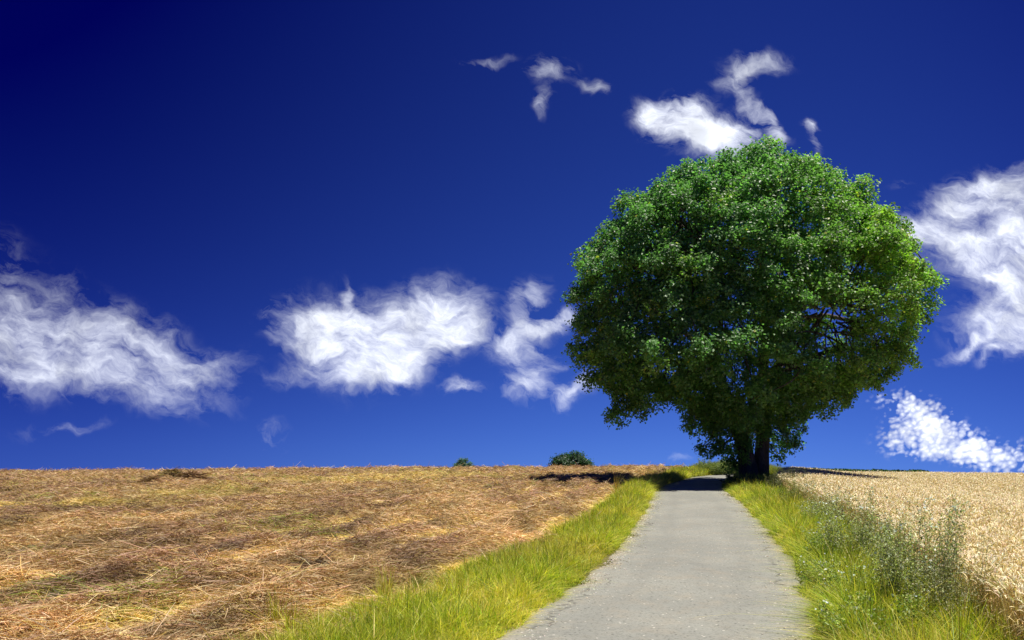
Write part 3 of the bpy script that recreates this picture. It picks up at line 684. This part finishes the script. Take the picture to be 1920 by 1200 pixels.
for i, q in enumerate(allp):
    m_, h_ = half_w(q[2]); low = np.clip((4.5 - q[2]) / 3, 0, 1)
    outw = q - np.array([m_, cen[1], min(q[2], 7.0)]); outw = outw * np.array([1, 1.3, 1]); nl = np.linalg.norm(outw); outw = outw / max(nl, .1)
    rad = R.uniform(.42, .82) * (.72 if q[2] < 3.2 and abs(q[0] - TB[0]) < 3 else 1)
    nl_ = int((560 if not isin[i] else 360) * rad ** 2 * 1.35)
    # sprigs inside the puff, leaves around each sprig
    nsp = max(6, nl_ // 8)
    sd = unit(R.normal(size=(nsp, 3)) + outw * .75 + np.array([0, 0, .45])); sr = rad * R.uniform(.45, 1.12, (nsp, 1))
    sp_ = q + sd * sr * np.array([1, 1, .78])
    rep = np.repeat(np.arange(nsp), 8)
    lp = sp_[rep] + R.normal(size=(len(rep), 3)) * .10
    nn = unit(sd[rep] * .5 + outw * .25 + np.array([0, 0, .55]) + R.normal(size=(len(rep), 3)) * .55)
    CV.append(lp); CN.append(nn); CS.append(R.uniform(.10, .17, len(rep)))
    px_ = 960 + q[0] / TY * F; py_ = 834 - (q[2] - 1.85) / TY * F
    yel = math.exp(-((px_ - 1530) / 130) ** 2 - ((py_ - 560) / 190) ** 2) * .75 + .5 * (R.random() < .08)  # sunlight painted as brighter yellow leaves right of centre; stray yellow puffs at random
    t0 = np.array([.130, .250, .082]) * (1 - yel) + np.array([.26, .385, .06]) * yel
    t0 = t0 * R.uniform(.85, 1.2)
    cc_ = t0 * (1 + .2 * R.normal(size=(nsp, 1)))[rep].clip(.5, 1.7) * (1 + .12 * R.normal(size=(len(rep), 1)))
    yl = R.random(len(rep)) < .012 + .03 * yel; cc_[yl] = (.42, .40, .06)
    CC.append(cc_)
    dd_ = np.linalg.norm(limb_pts - q - np.array([0, 0, .6]), axis=1); b0 = limb_pts[dd_.argmin()]
    dl_ = np.linalg.norm(q - b0)
    if dl_ > 2.2: b0 = q + (b0 - q) * (2.2 / dl_) + R.normal(size=3) * .35
    midp = b0 * .5 + q * .5 + np.array([0, 0, .25]) + R.normal(size=3) * .2
    pc = catmull(np.array([b0, midp, q + outw * rad * .5]), 3); tw.append(tube(pc, np.linspace(.05, .012, len(pc)), 4))
    for kk in range(2):
        e_ = sp_[R.integers(nsp)]; tw.append(tube([q * .7 + midp * .3, (q + e_) / 2 + R.normal(size=3) * .08, e_], [.02, .012, .006], 3))
CV = np.concatenate(CV); CN = np.concatenate(CN); CS = np.concatenate(CS); CC = np.clip(np.concatenate(CC), .004, 1)
print('leaves', len(CV), 'puffs', len(allp))
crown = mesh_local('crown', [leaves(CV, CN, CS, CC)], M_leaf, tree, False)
o = mesh_local('twigs', tw, M_bark, crown, True); o['kind'] = 'stuff'

# ------------------------------------------------------------------ things far away behind the crest
def small_tree(px, py_top, wpx, Yd, ht, label, seed, tone_):
    r2 = np.random.default_rng(seed)
    X0 = (px - 960) / F * Yd; zt = 1.85 - (py_top - 834) / F * Yd; hw = wpx / 2 / F * Yd
    zg = float(ground_z(X0, Yd)); base = np.array([X0, Yd, zg])
    t_ = empty('field_tree', base); tag(t_, label, 'tree', 'trees beyond the crest')
    H_ = zt - zg
    mesh_local('trunk', [tube([base + (0, 0, -.3), base + (0, 0, H_ * .35), base + (.2, 0, H_ * .7)], [.35, .25, .1], 8)], M_bark, t_, origin=base)
    C_ = []; Nn = []; cl = []
    cz0 = H_ * .55
    for k2 in range(150):
        d_ = unit(r2.normal(size=3)); rr2 = r2.uniform(.72, 1.0)
        q = base + np.array([0, 0, cz0]) + d_ * np.array([hw, hw * .9, H_ - cz0]) * rr2 * .9
        m2 = 130; off_ = r2.normal(size=(m2, 3)) * hw * .09
        C_.append(q + off_); Nn.append(unit(d_ * .7 + np.array([0, 0, .5]) + r2.normal(size=(m2, 3)) * .5)); cl.append(np.tile(np.array(tone_) * r2.uniform(.7, 1.3), (m2, 1)))
    C_ = np.concatenate(C_); Nn = np.concatenate(Nn); cl = np.concatenate(cl)
    C_[:, 2] = np.minimum(C_[:, 2], base[2] + H_ + .1)
    mesh_local('crown', [leaves(C_, Nn, np.full(len(C_), hw * .075), cl)], M_leaf, t_, False, origin=base)
small_tree(1068, 844, 92, 150, 0, 'dark round distant tree, larger of the two showing over the crest', 5, (.05, .095, .045))
small_tree(870, 857, 58, 190, 0, 'small grey green treetop farthest left on the skyline', 6, (.10, .16, .09))
# a far hedge: dark line behind lane and wheat
hb = np.array([33.0, 105.0, 0.0]); hb[2] = float(ground_z(33, 105))
n = 30000
x = R.uniform(13, 56, n); yy = 105 + R.uniform(-1.2, 1.2, n)
topz = 1.85 - (np.interp(x, [13, 25, 40, 48, 56], [41.0, 41.6, 45.0, 46.6, 48.5])) / F * 105 + .30 * (fbm(x * .8, x * 0, 3, 2) - .5)
zg = ground_z(x, yy); z = zg + (topz - zg) * R.random(n) ** .35
C_ = np.stack([x, yy, z], 1)
v, f_, c_ = leaves(C_ - hb, unit(R.normal(size=(n, 3)) + np.array([0, -.5, .6])), R.uniform(.25, .4, n), pal(n, [(.05, .10, .03), (.08, .13, .04)], [1, 1]))
hd = mesh_obj('field_hedge', v, f_, M_leaf, col=c_); hd.location = hb; tag(hd, 'thin dark green hedge on the skyline behind tree and lane', 'hedge')

# ------------------------------------------------------------------ weeds on the right verge
def ground_pt(px, py):
    yy_ = 1.85 * F / (py - 834); return np.array([(px - 960) / F * yy_, yy_, 0.0])
def weed(px, py, height, spread, nst, label, leafc, flowerc=None, leafsize=.036, name='mugwort_plant', cat='weed', group='tall weeds between grass and wheat', up=1.0, seed=0, leafy=110, wide=False):
    b_ = ground_pt(px, py); b_[2] = float(ground_z(b_[0], b_[1]))
    root = empty(name, b_); tag(root, label, cat, group)
    st = []; C_ = []; Nn = []; S_ = []; cl = []; fl = []
    for k2 in range(nst):
        r_ = spread * math.sqrt(R.random()); t_ = R.random() * 6.28
        p0 = np.array([r_ * math.cos(t_), r_ * math.sin(t_), -.02])
        hh_ = height * (R.uniform(.5, 1.1) if R.random() < .75 else R.uniform(1.1, 1.4)); ln_ = np.array([p0[0] * .35 + R.normal() * .06, p0[1] * .35 + R.normal() * .06, 0])
        path_ = [p0, p0 + ln_ * .3 + (0, 0, hh_ * .5), p0 + ln_ + (0, 0, hh_)]
        st.append(tube(path_, [.0032, .0024, .001], 4))
        ts = R.random(leafy) ** .75; ts = .08 + .92 * ts
        pc = p0 + ln_ * (ts ** 1.5)[:, None] + np.array([0, 0, 1.]) * (hh_ * ts)[:, None]
        aa_ = R.random(leafy) * 6.28; rr2 = (.13 * (1 - ts * .7) + .015) * R.uniform(.2, 1.2, leafy) * (1.3 if wide else 1)
        pc = pc + np.stack([np.cos(aa_) * rr2, np.sin(aa_) * rr2, rr2 * .6 * up], 1)
        C_.append(pc); Nn.append(unit(R.normal(size=(leafy, 3)) * .7 + np.array([0, 0, .6]))); S_.append(leafsize * R.uniform(.6, 1.5, leafy) * (1.15 - .5 * ts))
        cl.append(pal(leafy, leafc, [1] * len(leafc)))
        if flowerc is not None and R.random() < .6:
            q = R.integers(1, 5); fc = pc[np.argsort(-ts)[:q]] + R.normal(size=(q, 3)) * .02
            fl.append(leaves(fc, unit(R.normal(size=(q, 3)) + np.array([-.4, -.3, .8])), R.uniform(.02, .045, q), pal(q, flowerc, [1] * len(flowerc), .08)))
    v, f_, c_ = merge(st); mesh_obj('stems', v, f_, M_weed, parent=root, col=np.tile((.30, .33, .15), (len(v), 1)))
    lv = leaves(np.concatenate(C_), np.concatenate(Nn), np.concatenate(S_), np.concatenate(cl), .45)
    v, f_, c_ = merge([lv] + fl); mesh_obj('leaves', v, f_, M_weed, parent=root, col=c_)
    return root
GG = [(.46, .49, .27), (.34, .42, .18), (.58, .60, .38), (.44, .54, .15), (.14, .17, .08)]
GR = [(.30, .42, .07), (.42, .50, .10), (.18, .28, .05), (.38, .44, .2)]
PALE = [(.58, .66, .58), (.72, .78, .74)]
weed(1600, 1075, .90, .34, 62, 'grey green weed clump with pale leaf tips, at mid verge against the wheat', GG, PALE)
weed(1552, 1062, .50, .24, 34, 'lower leafy green weed clump at mid verge close to the asphalt', GR, PALE, .035)
weed(1655, 1120, .72, .24, 30, 'slender grey weeds standing between the two tall verge clumps', GG, None, .026)
weed(1715, 1180, .98, .32, 72, 'tallest grey green weed clump in the foreground by the wheat', GG, PALE)
weed(1785, 1215, .90, .28, 45, 'foreground clump of thin dark weeds at the wheat edge, farthest right', [(.30, .32, .18), (.38, .36, .18)], None, .024)
weed(1630, 1215, .36, .30, 36, 'low bright green weeds with bluish white leaves at the bottom of the verge', GR, PALE, .045)
weed(1590, 1150, .42, .24, 30, 'bright leafy weeds with upright bluish white tips, just above the lowest clump', GR, PALE, .045)
weed(1540, 1105, .34, .20, 24, 'fresh green leafy weed clump hanging over the asphalt rim', GR, PALE, .04)
weed(1690, 1080, .80, .24, 34, 'upright olive weeds behind the tall foreground clumps, reaching into the wheat', GG, PALE, .03)
weed(1548, 1000, .75, .42, 70, 'dull green weed clump midway between foreground weeds and tree', GG, PALE, .035)
weed(1500, 960, .70, .5, 70, 'yellowish weed clump on the verge short of the tree', [(.20, .25, .07), (.28, .30, .09)], None, .04)
weed(1470, 930, .75, .55, 80, 'dark weedy clump at the foot of the tree, on its wheat side', [(.12, .13, .06), (.16, .17, .08)], None, .05)
weed(1400, 915, .45, .75, 80, 'low dark green nettles round the foot of the forked trunk', [(.06, .11, .04), (.09, .15, .05)], None, .07)
weed(1345, 891, .75, 1.1, 110, 'pale green leafy bushes on the far bend left of the trunk', [(.22, .30, .10), (.28, .34, .12)], None, .09)
weed(1460, 905, 1.15, .08, 4, 'tall thin dry stalk standing just right of the trunk', [(.25, .22, .12), (.3, .26, .15)], None, .05, leafy=22)

def tuft(px, py, h, spread, n, label, cols, name='grass_tuft'):
    b_ = ground_pt(px, py); b_[2] = float(ground_z(b_[0], b_[1])) + .04
    root_t = np.array([0, 0]); r_ = spread * np.sqrt(R.random(n)); t_ = R.random(n) * 6.28
    x_, y_ = r_ * np.cos(t_), r_ * np.sin(t_)
    c_ = pal(n, cols, [1] * len(cols))
    v = grass_mesh(x_, y_, h * R.uniform(.3, 1.1, n), (.006 + .004 * R.random(n)) * (1 + b_[1] / 18), c_ * .8, c_, .4, 0, gz=np.zeros(n))
    o = mesh_obj(name, v[0], v[1], M_grass, col=v[2]); o.location = b_
    tag(o, label, 'grass tuft', 'tall grass tufts along the field edge')
YG = [(.66, .62, .10), (.52, .54, .08), (.74, .64, .18)]
tuft(515, 1195, .50, .07, 70, 'narrow upright yellow grass tuft nearest the bottom edge of the field', YG)
tuft(548, 1200, .42, .09, 50, 'loose thin grass tuft just right of the nearest upright one', YG)
tuft(722, 1140, .52, .08, 80, 'tallest yellow green tuft standing out of the verge against the field', YG)
tuft(784, 1125, .42, .06, 45, 'short green tuft in front of the field, right of the tallest tuft', [(.2, .3, .05), (.3, .34, .06)])
tuft(1155, 935, .85, .12, 60, 'orange yellow seeding tuft at the far field corner by the lane', [(.62, .42, .08), (.55, .45, .1)])
tuft(430, 1205, .38, .10, 40, 'thin pale grass wisps in the bottom corner of the field, leftmost tuft', YG)

def heap(px, py, w, h, label, tone_, n=2500):
    b_ = ground_pt(px, py); b_[2] = float(ground_z(b_[0], b_[1])) + float(field_h(b_[0], b_[1]))
    nr, nc = 10, 28; V = []
    for i in range(nr + 1):
        f_ = i / nr
        for j in range(nc):
            t_ = j / nc * 6.283; rj = 1 + .25 * math.sin(3 * t_ + px) + .12 * math.sin(7 * t_)
            V.append((w / 2 * f_ * rj * math.cos(t_), w * .36 * f_ * rj * math.sin(t_), h * (1 - f_ ** 1.5) - .06 * f_))
    V = np.array(V); Fq = []
    for i in range(nr):
        for j in range(nc): Fq.append((i * nc + j, i * nc + (j + 1) % nc, (i + 1) * nc + (j + 1) % nc, (i + 1) * nc + j))
    root = empty('straw_heap', b_); tag(root, label, 'straw heap', 'straw heaps on the mown field')
    mesh_obj('mound', V, np.array(Fq), M_straw, parent=root, col=np.tile(np.array(tone_) * .6, (len(V), 1)), smooth_=True)
    f_ = np.sqrt(R.random(n)); t_ = R.random(n) * 6.283; rj = 1 + .25 * np.sin(3 * t_ + px) + .12 * np.sin(7 * t_)
    P0 = np.stack([w / 2 * f_ * rj * np.cos(t_), w * .36 * f_ * rj * np.sin(t_), h * (1 - f_ ** 1.5) - .05 * f_ + .01], 1)
    an = R.normal(size=n) * .7 + .2; pi_ = R.normal(size=n) * .3 - .2 * f_
    d_ = np.stack([np.cos(an) * np.cos(pi_), np.sin(an) * np.cos(pi_), np.sin(pi_)], 1); d_[R.random(n) < .5, :2] *= -1
    s2 = unit(np.cross(d_, R.normal(size=(n, 3)) + np.array([0, 0, 1.])))
    c_ = pal(n, [tone_, np.array(tone_) * 1.5, np.array(tone_) * .6], [3, 1, 2])
    r3 = ribbons(P0, d_, s2, .12 + .22 * R.random(n) * (1 + b_[1] / 60), (.004 + .004 * R.random(n)) * (1 + b_[1] / 10), np.zeros((n, 3)) + (0, 0, -.03), c_, c_, 2, .5)
    mesh_obj('straw_strands', r3[0], r3[1], M_straw, parent=root, col=r3[2])
heap(358, 913, 1.5, .52, 'steepest brown straw heap near the skyline, rightmost of three', (.22, .13, .06))
heap(285, 917, 1.1, .26, 'low brown straw heap near the skyline, leftmost of three', (.30, .18, .08))
heap(322, 909, 1.0, .30, 'small greenish brown straw heap, middle of three near the skyline', (.24, .17, .06))
heap(375, 1120, .85, .14, 'long dark overturned straw clump in the near field', (.10, .07, .045))
heap(215, 1152, .60, .12, 'grey brown straw clump at lower left of the near field', (.15, .11, .07))
heap(590, 1092, .75, .14, 'dark straw ridge in the near field left of the tallest tuft', (.14, .085, .045))
heap(140, 1175, .42, .10, 'small dark straw clump nearest the lower left corner', (.13, .10, .06))
